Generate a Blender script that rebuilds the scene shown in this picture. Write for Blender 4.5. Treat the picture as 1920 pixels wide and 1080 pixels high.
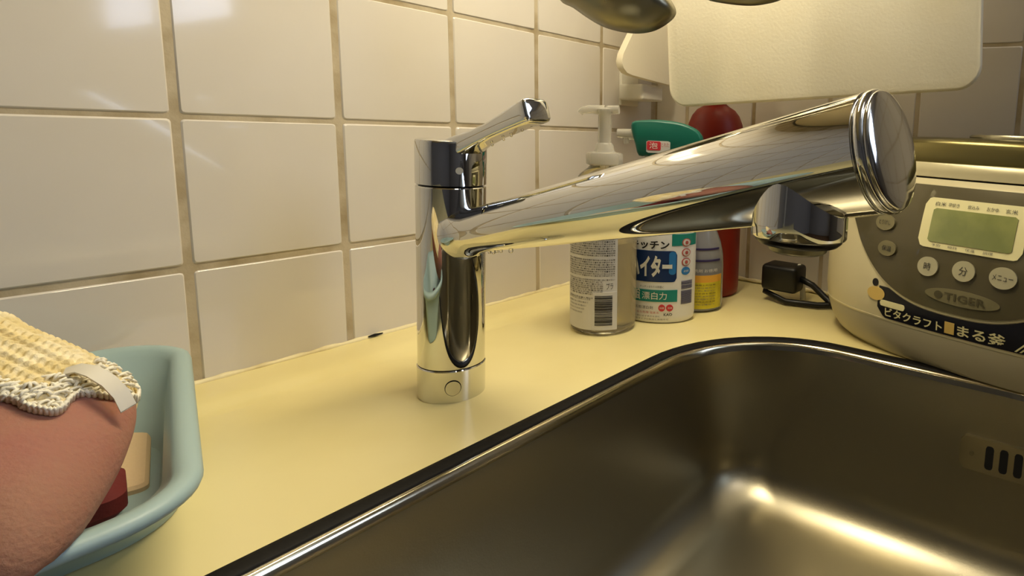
import bpy, bmesh, math, random
from mathutils import Vector, Matrix
random.seed(7)
SC = bpy.context.scene
for o in list(bpy.data.objects): bpy.data.objects.remove(o)
COL = SC.collection
PI = math.pi

# ---------------------------------------------------------------- camera, light, exposure
cam = bpy.data.cameras.new('camera'); co = bpy.data.objects.new('camera', cam); COL.objects.link(co)
cam.sensor_fit = 'HORIZONTAL'; cam.sensor_width = 36.0; cam.lens = 1127.97589/1920*36
cam.shift_x = (960-1376.55657)/1920; cam.shift_y = (405.441491-540)/1920
cam.clip_start = 0.01; cam.clip_end = 20
R_ = Vector((0.49909334, -0.86570262, 0.03827293)); U_ = Vector((0.10159309, 0.10231853, 0.98955028)); F_ = Vector((0.8605723, 0.48998969, -0.1390159))
m4 = Matrix((( R_.x, U_.x, -F_.x, -0.161060393), (R_.y, U_.y, -F_.y, -0.512784793), (R_.z, U_.z, -F_.z, 0.19061891), (0, 0, 0, 1)))
co.matrix_world = m4
SC.camera = co
SC.view_settings.view_transform = 'Standard'; SC.view_settings.look = 'None'
SC.view_settings.gamma = 1; SC.view_settings.use_curve_mapping = False
SC.view_settings.exposure = -0.04

w = bpy.data.worlds.new('world'); SC.world = w; w.use_nodes = True
w.node_tree.nodes['Background'].inputs[0].default_value = (1.0, .93, .8, 1); w.node_tree.nodes['Background'].inputs[1].default_value = 0.09

def area(name, loc, target, sx, sy, power, col):
    l = bpy.data.lights.new(name, 'AREA'); l.shape = 'RECTANGLE'; l.size = sx; l.size_y = sy; l.energy = power; l.color = col
    o = bpy.data.objects.new(name, l); COL.objects.link(o); o.location = loc
    o.rotation_euler = (Vector(target)-Vector(loc)).to_track_quat('-Z', 'Y').to_euler(); return o
area('under_cabinet_light', (.20, -.24, .585), (.20, -.24, 0), .34, .07, 2.75, (1.0, .88, .64))
area('overhead_fill', (.15, -1.0, 1.50), (.2, -.7, 0), .6, .6, 3.2, (1.0, .90, .78))  # added fill without a fixture, brightens the right wall, boards and cooker
area('window_daylight', (.49, -1.75, .95), (-.6, -1.2, .2), .9, .8, 6, (.66, .80, 1.0))

# ---------------------------------------------------------------- helpers
def srgb(c):
    if isinstance(c, str):
        c = [int(c[i:i+2], 16)/255 for i in (0, 2, 4)]
    return tuple((x/12.92 if x <= .04045 else ((x+.055)/1.055)**2.4) for x in c)+(1,)
def mat(name, c, rough=.5, metal=0, spec=.5, trans=0, ior=1.45, bump=None, var=None, emit=None, coat=0, sss=0, rvar=None):
    m = bpy.data.materials.new(name); m.use_nodes = True; nt = m.node_tree; b = nt.nodes['Principled BSDF']
    b.inputs['Base Color'].default_value = srgb(c); b.inputs['Roughness'].default_value = rough; b.inputs['Metallic'].default_value = metal
    b.inputs['Specular IOR Level'].default_value = spec; b.inputs['Transmission Weight'].default_value = trans; b.inputs['IOR'].default_value = ior
    b.inputs['Coat Weight'].default_value = coat
    if sss: b.inputs['Subsurface Weight'].default_value = sss; b.inputs['Subsurface Scale'].default_value = .006
    if emit: b.inputs['Emission Color'].default_value = srgb(emit[0]); b.inputs['Emission Strength'].default_value = emit[1]
    tc = nt.nodes.new('ShaderNodeTexCoord')
    def noise(scale, det=4, stretch=None):
        n = nt.nodes.new('ShaderNodeTexNoise'); n.inputs['Scale'].default_value = scale; n.inputs['Detail'].default_value = det
        if stretch:
            mp = nt.nodes.new('ShaderNodeMapping'); mp.inputs['Scale'].default_value = stretch
            nt.links.new(tc.outputs['Object'], mp.inputs[0]); nt.links.new(mp.outputs[0], n.inputs['Vector'])
        else: nt.links.new(tc.outputs['Object'], n.inputs['Vector'])
        return n
    if bump:
        n = noise(bump[0], 3, bump[2] if len(bump) > 2 else None); bp = nt.nodes.new('ShaderNodeBump'); bp.inputs['Strength'].default_value = bump[1]; bp.inputs['Distance'].default_value = .001
        nt.links.new(n.outputs[0], bp.inputs['Height']); nt.links.new(bp.outputs[0], b.inputs['Normal'])
    if var:   # (scale, second colour, low, high)
        n = noise(var[0]); rp = nt.nodes.new('ShaderNodeValToRGB'); rp.color_ramp.elements[0].position = var[2]; rp.color_ramp.elements[1].position = var[3]
        rp.color_ramp.elements[0].color = srgb(c); rp.color_ramp.elements[1].color = srgb(var[1])
        nt.links.new(n.outputs[0], rp.inputs[0]); nt.links.new(rp.outputs[0], b.inputs['Base Color'])
    if rvar:
        n = noise(rvar[0]); mr = nt.nodes.new('ShaderNodeMapRange'); mr.inputs['From Min'].default_value = .3; mr.inputs['From Max'].default_value = .7
        mr.inputs['To Min'].default_value = rvar[1]; mr.inputs['To Max'].default_value = rvar[2]
        nt.links.new(n.outputs[0], mr.inputs[0]); nt.links.new(mr.outputs[0], b.inputs['Roughness'])
    return m
def mesh(name, vs, fs, m, parent=None, smooth=False, sharp=None):
    me = bpy.data.meshes.new(name); me.from_pydata([tuple(v) for v in vs], [], fs); me.update()
    bm = bmesh.new(); bm.from_mesh(me); bmesh.ops.remove_doubles(bm, verts=bm.verts, dist=1e-6); bmesh.ops.recalc_face_normals(bm, faces=bm.faces); bm.to_mesh(me); bm.free()
    if m is not None: me.materials.append(m)
    if smooth:
        me.shade_smooth()
        if sharp: me.set_sharp_from_angle(angle=math.radians(sharp))
    o = bpy.data.objects.new(name, me); COL.objects.link(o)
    if parent is not None: o.parent = parent
    return o
def tag(o, label, cat, group=None):
    o['label'] = label; o['category'] = cat
    if group: o['group'] = group
    return o
def thing(name, label, cat, loc=(0, 0, 0), rot=None, group=None):
    o = bpy.data.objects.new(name, None); o.empty_display_size = .01; COL.objects.link(o); o.location = loc
    if rot: o.rotation_euler = rot
    return tag(o, label, cat, group)
def lab(o, t): o['label'] = t; return o
def struct(o): o['kind'] = 'structure'; return o
def loft(loops, cap0=True, cap1=True, closed=True):
    vs = []; fs = []; n = len(loops[0])
    for l in loops: vs += list(l)
    for i in range(len(loops)-1):
        for j in range(n if closed else n-1):
            k = (j+1) % n; fs.append((i*n+j, i*n+k, (i+1)*n+k, (i+1)*n+j))
    if cap0: fs.append(tuple(range(n))[::-1])
    if cap1: fs.append(tuple((len(loops)-1)*n+j for j in range(n)))
    return vs, fs
def lathe(prof, n=64, ex=1.0, ey=1.0, c=(0, 0), rot=0.0):
    L = []
    for r, z in prof:
        l = []
        for i in range(n):
            a = 2*PI*i/n; x = r*ex*math.cos(a); y = r*ey*math.sin(a)
            l.append((c[0]+x*math.cos(rot)-y*math.sin(rot), c[1]+x*math.sin(rot)+y*math.cos(rot), z))
        L.append(l)
    return loft(L, prof[0][0] > 1e-6, prof[-1][0] > 1e-6)
def boxv(x0, x1, y0, y1, z0, z1):
    v = [(x, y, z) for z in (z0, z1) for x, y in ((x0, y0), (x1, y0), (x1, y1), (x0, y1))]
    return v, [(3, 2, 1, 0), (4, 5, 6, 7), (0, 1, 5, 4), (1, 2, 6, 5), (2, 3, 7, 6), (3, 0, 4, 7)]
def bevel(o, wd, seg=3, ang=40):
    bm = bmesh.new(); bm.from_mesh(o.data)
    es = [e for e in bm.edges if len(e.link_faces) == 2 and e.calc_face_angle(0) > math.radians(ang)]
    bmesh.ops.bevel(bm, geom=es, offset=wd, segments=seg, profile=.5, affect='EDGES', clamp_overlap=True)
    bm.to_mesh(o.data); bm.free(); o.data.shade_smooth(); o.data.set_sharp_from_angle(angle=math.radians(50)); return o
def box(name, x0, x1, y0, y1, z0, z1, m, parent=None, bv=0, seg=2):
    v, f = boxv(x0, x1, y0, y1, z0, z1); o = mesh(name, v, f, m, parent)
    if bv: bevel(o, bv, seg)
    return o
def tube(pts, rad, n=16, squash=None):
    """swept round tube through pts; rad number or list"""
    P = [Vector(q) for q in pts]; rr = rad if isinstance(rad, (list, tuple)) else [rad]*len(P); L = []; up = Vector((0, 0, 1)); prev = None
    for i, q in enumerate(P):
        d = (P[min(i+1, len(P)-1)]-P[max(i-1, 0)]).normalized()
        if prev is None:
            u = d.cross(up); u = u if u.length > 1e-3 else d.cross(Vector((1, 0, 0)))
        else: u = prev-d*prev.dot(d)
        u.normalize(); prev = u; v = d.cross(u)
        L.append([q+(u*math.cos(2*PI*k/n)+v*math.sin(2*PI*k/n))*rr[i] for k in range(n)])
    return loft(L)
def merge(*vf):
    V = []; Fc = []
    for v, f in vf:
        o = len(V); V += list(v); Fc += [tuple(i+o for i in g) for g in f]
    return V, Fc
def rpoly(corners, inset, rad, seg=10):
    """rounded convex polygon (corners counter-clockwise), moved inwards by inset; rad per corner or a number"""
    n = len(corners); rad = rad if isinstance(rad, (list, tuple)) else [rad]*n; C = [Vector(c) for c in corners]; ln = []
    for i in range(n):
        a, b = C[i], C[(i+1) % n]; d = (b-a).normalized(); nn = Vector((-d.y, d.x)); ln.append((a+nn*inset, d, nn))
    out = []
    for i in range(n):
        a0, d0, n0 = ln[i-1]; a1, d1, n1 = ln[i]; den = d0.x*d1.y-d0.y*d1.x; t = ((a1.x-a0.x)*d1.y-(a1.y-a0.y)*d1.x)/den; X = a0+d0*t
        r = max(rad[i]-inset, .002); th = math.acos(max(-1, min(1, d0.dot(d1)))); tl = r*math.tan(th/2); ctr = X-d0*tl+n0*r
        s = math.atan2(-n0.y, -n0.x)
        for k in range(seg+1):
            a = s+th*k/seg; out.append((ctr.x+r*math.cos(a), ctr.y+r*math.sin(a)))
    return out
def ringloft(corners, lst, rad, seg=10):
    return [[(x, y, z) for x, y in rpoly(corners, ins, rad, seg)] for ins, z in lst]
def patch(S, a0, a1, lo, hi, na=24, nb=4, off=.0004, skirt=.0006):
    """thin shell on surface S(a,b,off) between curves lo(a) and hi(a)"""
    L = []
    vs = []; fs = []
    for i in range(na+1):
        a = a0+(a1-a0)*i/na; l = lo(a) if callable(lo) else lo; h = hi(a) if callable(hi) else hi
        for j in range(nb+1): vs.append(S(a, l+(h-l)*j/nb, off))
    N = nb+1
    for i in range(na):
        for j in range(nb): fs.append((i*N+j, (i+1)*N+j, (i+1)*N+j+1, i*N+j+1))
    # skirt
    bd = [(i, 0) for i in range(na+1)]+[(na, j) for j in range(1, nb+1)]+[(i, nb) for i in range(na-1, -1, -1)]+[(0, j) for j in range(nb-1, 0, -1)]
    base = len(vs)
    for (i, j) in bd:
        a = a0+(a1-a0)*i/na; l = lo(a) if callable(lo) else lo; h = hi(a) if callable(hi) else hi
        vs.append(S(a, l+(h-l)*j/nb, off-skirt))
    m_ = len(bd)
    for k in range(m_):
        q = (k+1) % m_; A = bd[k][0]*N+bd[k][1]; B = bd[q][0]*N+bd[q][1]; fs.append((A, B, base+q, base+k))
    return vs, fs
def ell(S, ca, cb, ra, rb, off=.0006, na=20, nb=4, skirt=.0008):
    f = lambda a: rb*math.sqrt(max(0, 1-((a-ca)/ra)**2))
    k = .9995
    # cosine spaced columns
    def SS(t, b, o_): return S(ca-ra*math.cos(t)*k, b, o_)
    return patch(SS, 0, PI, lambda t: cb-rb*math.sin(t)*k-1e-5, lambda t: cb+rb*math.sin(t)*k+1e-5, na, nb, off, skirt)
def rrect(S, a0, a1, b0, b1, r, off=.0005, skirt=.0007, na=30, nb=6):
    def f(a):
        d = min(a-a0, a1-a); return 0 if d >= r else r-math.sqrt(max(0, r*r-(r-d)**2))
    return patch(S, a0, a1, lambda a: b0+f(a), lambda a: b1-f(a), na, nb, off, skirt)
_fc = {}
def text2d(body, bold=0.0):
    if (body, bold) in _fc: return _fc[(body, bold)]
    c = bpy.data.curves.new('txt', 'FONT'); c.body = body; c.align_x = 'LEFT'; c.resolution_u = 2; c.offset = bold
    o = bpy.data.objects.new('txt', c); COL.objects.link(o); bpy.context.view_layer.update()
    me = bpy.data.meshes.new_from_object(o.evaluated_get(bpy.context.evaluated_depsgraph_get()))
    v = [tuple(q.co) for q in me.vertices]; f = [tuple(q.vertices) for q in me.polygons]
    bpy.data.objects.remove(o); bpy.data.curves.remove(c); bpy.data.meshes.remove(me); _fc[(body, bold)] = (v, f); return v, f
def text(S, body, a0, b0, w_, h_, off=.0008, bold=0.0, slope=0.0):
    """text fitted into the box a0..a0+w_, b0..b0+h_ of the surface S"""
    v, f = text2d(body, bold); x0 = min(q[0] for q in v); x1 = max(q[0] for q in v); y0 = min(q[1] for q in v); y1 = max(q[1] for q in v)
    return [S(a0+(q[0]-x0)/(x1-x0)*w_, b0+slope*(q[0]-x0)/(x1-x0)+(q[1]-y0)/(y1-y0)*h_, off) for q in v], f

# ---------------------------------------------------------------- materials
M = dict(
 tile=mat('tile_glaze', 'd6cfc4', .08, spec=.6, bump=(9, .12), coat=.3, var=(6, 'd0c8ba', .4, .7)),
 grout=mat('grout', 'b9ab90', .8, bump=(300, .3), var=(25, '95835f', .45, .7)),
 sealant=mat('sealant', 'e6d9ab', .45, bump=(120, .4), var=(45, 'cdbb85', .5, .75)),
 counter=mat('counter_resin', 'e6d79c', .3, spec=.4, bump=(60, .10), var=(7, 'ddcd8e', .4, .7)),
 chrome=mat('chrome', 'd8d8d6', .025, 1, bump=(30, .01)),
 chrome_dark=mat('chrome_gap', '1a1814', .3, .6),
 rubber=mat('black_rubber', '0e0b07', .6, bump=(200, .3), spec=.2),
 steel=mat('brushed_steel', 'a8a18c', .33, 1, bump=(900, .05)),
 steel_rim=mat('steel_rim', 'bdb49a', .16, 1), plate=mat('polished_plate', 'd0c6a8', .22, 1), satin=mat('satin_chrome', 'd4d2cc', .09, 1), netw=mat('white_net', 'f0e8d0', .6),
 dull_steel=mat('dull_steel', '8d8872', .32, 1, bump=(40, .15), rvar=(30, .22, .45)),
 tub=mat('blue_plastic', '9db3b0', .42, bump=(80, .1)),
 board=mat('white_polyethylene', 'f5edd6', .5, bump=(350, .2), var=(12, 'f0e6ca', .4, .7)),
 board2=mat('white_polyethylene_old', 'f4ead0', .55, bump=(350, .2)),
 white=mat('white_plastic', 'e4e0d2', .35),
 pump=mat('translucent_white', 'eae7dc', .25, trans=.72, ior=1.2),
 clear=mat('clear_plastic', 'e9e6d8', .06, trans=1, ior=1.25),
 liquid=mat('soap_liquid', 'd8d2bd', .25, trans=.8, ior=1.2),
 label=mat('label_white', 'd0ccc4', .45),
 ink=mat('ink_grey', '35322f', .6), ink_l=mat('ink_light', '6d6862', .6), ink_r=mat('ink_red', 'b4524a', .5), ink_b=mat('ink_black', '15130f', .5),
 bleach=mat('bleach_bottle', 'ebe8e2', .35), navy=mat('navy_print', '16305e', .4), blue=mat('blue_print', '2f78b8', .4), teal=mat('teal_print', '1f8578', .4),
 green=mat('green_plastic', '0a5a4a', .4, spec=.5), red=mat('red_plastic', '861c0e', .42, bump=(50, .05)), cherry=mat('red_print', 'c8303a', .45),
 yellow=mat('yellow_label', 'd2c22e', .4, var=(60, 'b8a824', .45, .6)), orange=mat('orange_print', 'dba23c', .4), cream=mat('cream_print', 'd8b868', .4), purple=mat('purple_print', '332a58', .4),
 bluish=mat('bluish_clear', 'b9bcc0', .15, trans=.6, ior=1.35),
 ivory=mat('cooker_ivory', 'd6cba4', .32, coat=.2), cbody=mat('cooker_lower', 'b3ab90', .4), panel=mat('cooker_panel', '575039', .28, metal=.25, coat=.3),
 trimc=mat('cooker_trim', 'cfc6a2', .3, metal=.3), lid=mat('cooker_lid_metal', '6e6640', .28, .85), lidband=mat('cooker_band', 'c0b794', .3, .25),
 frame=mat('lcd_frame', 'e3dba8', .35), lcd=mat('lcd', '7c8350', .12, coat=.6, var=(30, '8d925a', .4, .6)),
 button=mat('cooker_button', 'b9b394', .3, metal=.2), logo=mat('logo_plate', '80795a', .35, metal=.3), sticker=mat('sticker_dark', '14151f', .3),
 pink=mat('pink_foam', 'a07259', .75, sss=.3, bump=(500, .5), var=(25, '9c6254', .4, .7)), net=mat('cream_net', 'dcc78c', .6, bump=(900, .5), var=(90, 'eee0b8', .45, .65)),
 ribbon=mat('white_ribbon', 'efe6cf', .4, trans=.15), tan=mat('tan_pad', 'dcbf94', .7, bump=(200, .4)), maroon=mat('maroon_cloth', '6a1e1a', .8, bump=(200, .5)),
 black=mat('black_plastic', '0d0c09', .4), water=mat('water', 'ffffff', .0, trans=1, ior=1.33),
 wallpaint=mat('room_paint', '8a837a', .8), ceil=mat('ceiling_paint', 'c9bfa6', .85), floorm=mat('floor_wood', '5a3f26', .5, var=(8, '6b4c2e', .4, .6)),
 cab=mat('cabinet_face', 'cdbf9c', .45), glassw=mat('window_glow', 'dfe8ff', .3, emit=('d2e0ff', 7.0)), wframe=mat('window_frame', 'a8a498', .4, .5),
 lampm=mat('lamp_diffuser', 'fff0cc', .4, emit=('fff0c4', 6.0)), slot=mat('slot_dark', '060504', .8),
 redcloth=mat('red_towel', 'a01a16', .9, bump=(200, .5)),
)
M['barw'] = M['label']

# ---------------------------------------------------------------- walls with tiles
XC = .51; ZB = .0867; TP = .1; CABZ = .62
wl = struct(box('wall_left', -1.6, XC+.1, 0, .1, -.85, 1.55, M['wallpaint']))
gb = struct(box('wall_right', XC, XC+.1, -1.22, 0, -.85, 1.55, M['wallpaint']))
def tile_mesh(name, w_, h_, dpt=.006):
    # front face slightly pillowed, edges rounded; lies in local x (width), z (height), front towards -y
    lst = [(0, 0), (0, -dpt*.6), (.0006, -dpt*.85), (.0016, -dpt)]
    L = []
    for ins, y in lst:
        L.append([(x, y, z) for x, z in rpoly([(0, 0), (w_, 0), (w_, h_), (0, h_)], ins, .0025, 2)])
    v, f = loft(L); me = bpy.data.meshes.new(name); me.from_pydata(v, [], f); me.materials.append(M['tile']); me.shade_smooth(); me.set_sharp_from_angle(angle=math.radians(28)); return me
gw, gh = .0036, .0023
def put_tiles(parent, rows, cols, place):
    full = tile_mesh('tile', TP-gw, TP-gh); cut = tile_mesh('tile', TP-gw, ZB-gh-.002)
    for c in cols:
        for r in rows:
            o = bpy.data.objects.new('tile', cut if r == -1 else full); COL.objects.link(o); o.parent = parent
            place(o, c, r)
            o.rotation_euler.x += random.uniform(-.004, .004); o.rotation_euler.z += random.uniform(-.004, .004)
def place_l(o, c, r): o.location = (c*TP+gw/2, .0035, (ZB+r*TP+gh/2) if r >= 0 else .002)
put_tiles(wl, range(-1, 5), range(-7, 5), place_l)
def place_r(o, c, r):
    o.location = (XC+.0035, -.354-c*TP-gw/2, (ZB+r*TP+gh/2) if r >= 0 else .002); o.rotation_euler = (0, 0, -PI/2)
put_tiles(gb, range(-1, 5), range(-3, 8), place_r)
cut = None
# grout beds (thin slabs between the tiles, part of each wall)
v, f = boxv(-.72, XC, -.0016, .0, 0, CABZ); mesh('grout_bed', v, f, M['grout'], wl)
v, f = boxv(XC-.0016, XC, -1.16, -.0, 0, CABZ); mesh('grout_bed', v, f, M['grout'], gb)
# half-tile filler in the corner on the right wall (tile joint at -.054)
me = tile_mesh('tile', .052-gw, TP-gh); me2 = tile_mesh('tile', .052-gw, ZB-gh-.002)
for r in range(-1, 5):
    o = bpy.data.objects.new('tile', me2 if r == -1 else me); COL.objects.link(o); o.parent = gb
    o.rotation_euler = (0, 0, -PI/2); o.location = (XC+.0035, -.0035, (ZB+r*TP+gh/2) if r >= 0 else .002)
# sealant bead along the wall foot
def bead(name, pts, r):
    P = []
    for i in range(len(pts)-1):
        a, b = Vector(pts[i]), Vector(pts[i+1]); n = int((b-a).length/.006)+1
        for k in range(n): P.append(a+(b-a)*k/n)
    P.append(Vector(pts[-1])); rr = [r*(1+.18*math.sin(i*1.7)+.15*random.uniform(-1, 1)) for i in range(len(P))]
    v, f = tube(P, rr, 8); return struct(mesh(name, v, f, M['sealant'], None, True))
bead('trim_1', [(-.7, -.0040, .0056), (XC-.004, -.0040, .0056)], .0024)
bead('trim_2', [(XC-.0045, -.006, .0035), (XC-.0045, -1.1, .0015)], .0024)

# ---------------------------------------------------------------- countertop with sink cut-out
SX0, SX1, SY0, SY1 = -.40, .3500, -.605, -.2170
sink_c = [(SX0, SY0), (SX1, SY0), (SX1, SY1), (SX0, SY1)]
SR = .125
ct = thing('countertop', 'cream resin countertop running along the tiled wall around the sink', 'countertop')
hole = rpoly(sink_c, 0.0, SR, 14)
bm = bmesh.new()
ov = [bm.verts.new((x, y, 0)) for x, y in ((-1.5, -.68), (XC, -.68), (XC, -.056), (-1.5, -.056))]
hv = [bm.verts.new((x, y, 0)) for x, y in hole]
es = [bm.edges.new((ov[i], ov[(i+1) % 4])) for i in range(4)]+[bm.edges.new((hv[i], hv[(i+1) % len(hv)])) for i in range(len(hv))]
bmesh.ops.triangle_fill(bm, use_beauty=True, edges=es, use_dissolve=False)
for fc in list(bm.faces):
    c = fc.calc_center_median()
    if SX0+.02 < c.x < SX1-.02 and SY0+.02 < c.y < SY1-.02: bm.faces.remove(fc)
lo_o = [bm.verts.new((q.co.x, q.co.y, -.035)) for q in ov]; lo_h = [bm.verts.new((q.co.x, q.co.y, -.035)) for q in hv]
for A, B in ((ov, lo_o), (hv, lo_h)):
    n = len(A)
    for i in range(n): bm.faces.new((A[i], A[(i+1) % n], B[(i+1) % n], B[i]))
me = bpy.data.meshes.new('slab'); bmesh.ops.recalc_face_normals(bm, faces=bm.faces); bm.to_mesh(me); bm.free(); me.materials.append(M['counter'])
o = bpy.data.objects.new('slab', me); COL.objects.link(o); o.parent = ct
prof = [(-.056, 0), (-.052, .0003), (-.048, .0014), (-.042, .0040), (-.038, .0050), (-.032, .0056), (0, .0056), (0, -.035), (-.056, -.035)]
v, f = loft([[(x, y, z) for y, z in prof] for x in (-1.5, XC)])
mesh('back_upstand', v, f, M['counter'], ct, True, 35)
# counter front and cabinet below
struct(box('trim_3', -1.5, XC, -.66, -.03, -.85, -.20, M['cab']))
# ---------------------------------------------------------------- sink
sk = thing('sink', 'stainless steel sink bowl with black gasket set in the cream countertop', 'sink')
g = ringloft(sink_c, [(0, -.02), (0, .0004), (.001, .0016), (.004, .0016), (.0090, .0012), (.0108, 0), (.0108, -.02)], SR, 14)
v, f = loft(g, False, False); mesh('gasket', v, f, M['rubber'], sk, True, 60)
rim = [(.0100, -.012), (.0100, -.0004), (.0110, .0003), (.0130, .0004), (.0142, -.0004), (.0152, -.0022), (.0162, -.006)]
v, f = loft(ringloft(sink_c, rim, SR, 14), False, False); mesh('rim', v, f, M['steel_rim'], sk, True, 70)
wall = [(.0155, -.0045), (.0170, -.012), (.0190, -.05), (.0220, -.10), (.0235, -.118)]
for k in range(1, 9):
    a = k/8*PI/2; wall.append((.0235+.034*(1-math.cos(a)), -.118-.034*math.sin(a)))
wall += [(.10, -.1535), (.16, -.156)]
L = []
for ins, z in wall:
    rr = SR-.055*min(1, max(0, -z/.10))+max(0, ins-.024)*1.0
    L.append([(x, y, z) for x, y in rpoly(sink_c, ins, rr, 14)])
v, f = loft(L, False, True); mesh('bowl', v, f, M['steel'], sk, True, 60)
# overflow plate on the right wall of the bowl
def SO(a, b, off):   # a along -y from the plate's left end, b height
    t = (-b-.012)/.09; x = SX1-.0175-.0045*t*1.0
    return (x-off-.0006, -.452-a, b)
v, f = rrect(SO, 0, .105, -.0695, -.0425, .004, .0026, .005, 30, 4); mesh('overflow_plate', v, f, M['plate'], sk, True, 30)
for k in range(7):
    a0 = .0190+k*.0104; v, f = rrect(SO, a0, a0+.0060, -.0655, -.0465, .0024, .0028, .003, 10, 3); mesh('overflow_slot', v, f, M['slot'], sk)
v, f = ell(SO, .009, -.056, .0018, .0018, .0032); mesh('screw', v, f, M['steel_rim'], sk)

# ---------------------------------------------------------------- faucet
fx, fy = .0954, -.1405; tilt = .0249; ax = Vector((.869, .496, 0)).normalized()
fa = thing('faucet', 'tall chrome single-lever kitchen faucet with long thick spout beside the sink', 'faucet', (fx, fy, 0))
fa.rotation_mode = 'QUATERNION'; fa.rotation_quaternion = Matrix.Rotation(tilt, 3, ax).to_quaternion()
RB = .0217
v, f = lathe([(RB+.0002, 0), (RB+.0004, .001), (RB+.0004, .0222), (RB-.0002, .0229)], 72); mesh('base_ring', v, f, M['chrome'], fa, True, 30)
v, f = lathe([(RB-.001, .0225), (RB-.001, .0236)], 72); mesh('seam', v, f, M['chrome_dark'], fa)
v, f = lathe([(RB-.0004, .0233), (RB, .0238), (RB+.0004, .1468), (RB, .1474)], 72); mesh('body', v, f, M['chrome'], fa, True, 30)
v, f = lathe([(RB-.0015, .147), (RB-.0015, .1486)], 72); mesh('seam', v, f, M['chrome_dark'], fa)
v, f = lathe([(RB-.0002, .1482), (RB+.0005, .1488), (RB+.0006, .1762), (RB, .1776), (RB-.0018, .1783), (0, .1787)], 72); mesh('head', v, f, M['chrome'], fa, True, 40)
# plug button on the base ring, facing the camera
va = math.atan2(-.512-fy, -.161-fx)
def SF(a, b, off, R=RB+.0004): ang = va+a/R; return ((R+off)*math.cos(ang), (R+off)*math.sin(ang), b)
v, f = ell(SF, .0005, .0112, .0052, .0056, .0001, 20, 6, .002); mesh('plug_surround', v, f, M['chrome_dark'], fa)
v, f = ell(SF, .0005, .0112, .0046, .0050, .0009, 20, 6, .002); mesh('plug', v, f, M['chrome'], fa, True, 40)
v, f = ell(SF, .0045, .1590, .0023, .0023, .0004, 14, 4); lab(mesh('indicator', v, f, M['white'], fa), 'small pale round indicator dot')
# spout
z0, az, el, Ls, r0, r1 = .1128, -.104, .2523, .316, .0136, .0238
d = Vector((math.cos(el)*math.sin(az), -math.cos(el)*math.cos(az), math.sin(el))); su = d.cross(Vector((0, 0, 1))).normalized(); sw = su.cross(d)
def sring(t, r, n=64): c = Vector((0, 0, z0))+d*t; return [c+(su*math.cos(2*PI*k/n)+sw*math.sin(2*PI*k/n))*r for k in range(n)]
rt = lambda t: r0+(r1-r0)*t/Ls
L = [sring(0, r0)]
# flared fillet where the spout leaves the body
for t, ex in ((.0175, .0042), (.021, .0024), (.025, .0011), (.030, .0004), (.036, 0)): L.append(sring(t, rt(t)+ex))
for k in range(1, 25): t = .036+(Ls-.0041-.036)*k/24; L.append(sring(t, rt(t)))
L.append(sring(Ls-.0036, rt(Ls)-.0008))
v, f = loft(L); mesh('spout', v, f, M['chrome'], fa, True, 50)
e0 = Ls-.0034
L = [sring(e0, r1-.0012), sring(e0+.0006, r1-.0003), sring(e0+.0016, r1+.0002), sring(e0+.0034, r1+.0002), sring(e0+.0042, r1-.0006), sring(e0+.0044, r1-.0014)]
v, f = loft(L); mesh('end_band', v, f, M['chrome'], fa, True, 50)
L = [sring(e0+.0040, r1-.0012), sring(e0+.0052, r1-.0007), sring(e0+.0058, r1-.0010), sring(e0+.0064, r1-.0018), sring(e0+.0074, r1*.80), sring(e0+.0081, r1*.6), sring(e0+.0086, r1*.4), sring(e0+.0089, r1*.2), sring(e0+.0090, .0005)]
v, f = loft(L); mesh('end_cap', v, f, M['satin'], fa, True, 50)
# outlet under the spout
nc = Vector((0, 0, z0))+d*(Ls*.884); ncx, ncy = nc.x-.0028*.87, nc.y-.0028*.49
v, f = lathe([(.0194, .1860), (.0195, .176), (.0198, .160), (.0199, .1548), (.0195, .1542)], 56, c=(ncx, ncy)); mesh('outlet', v, f, M['chrome'], fa, True, 40)
v, f = lathe([(.0184, .1545), (.0182, .1528), (.0165, .1512), (.0150, .1508)], 48, c=(ncx, ncy)); mesh('outlet_rim', v, f, M['chrome_dark'], fa, True, 40)
v, f = lathe([(.0128, .1512), (.0122, .1485), (.0110, .1476)], 40, c=(ncx, ncy)); mesh('aerator', v, f, M['dull_steel'], fa, True, 40)
# lever
la = -.045; le = math.atan2(.031, .083); ld = Vector((math.cos(le)*math.sin(la), -math.cos(le)*math.cos(la), math.sin(le))); lu = ld.cross(Vector((0, 0, 1))).normalized(); lw = lu.cross(ld)
def lring(t, hw, hh, n=48, e=5.0):
    c = Vector((0, 0, .1690))+ld*t; out = []
    for k in range(n):
        a = 2*PI*k/n; ca, sa = math.cos(a), math.sin(a)
        out.append(c+lu*hw*math.copysign(abs(ca)**(2/e), ca)+lw*hh*math.copysign(abs(sa)**(2/e), sa))
    return out
L = [lring(0, .0125, .006), lring(.012, .0115, .0068), lring(.022, .0095, .0066), lring(.034, .0082, .0052), lring(.050, .0078, .0050), lring(.070, .0084, .0060), lring(.086, .0092, .0072), lring(.0905, .0093, .0073), lring(.0915, .0088, .0068), lring(.0920, .0078, .0058)]
v, f = loft(L); mesh('lever', v, f, M['chrome'], fa, True, 45)
L = [lring(.0185, .006, .0095), lring(.024, .0055, .0085), lring(.029, .004, .006)]
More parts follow.
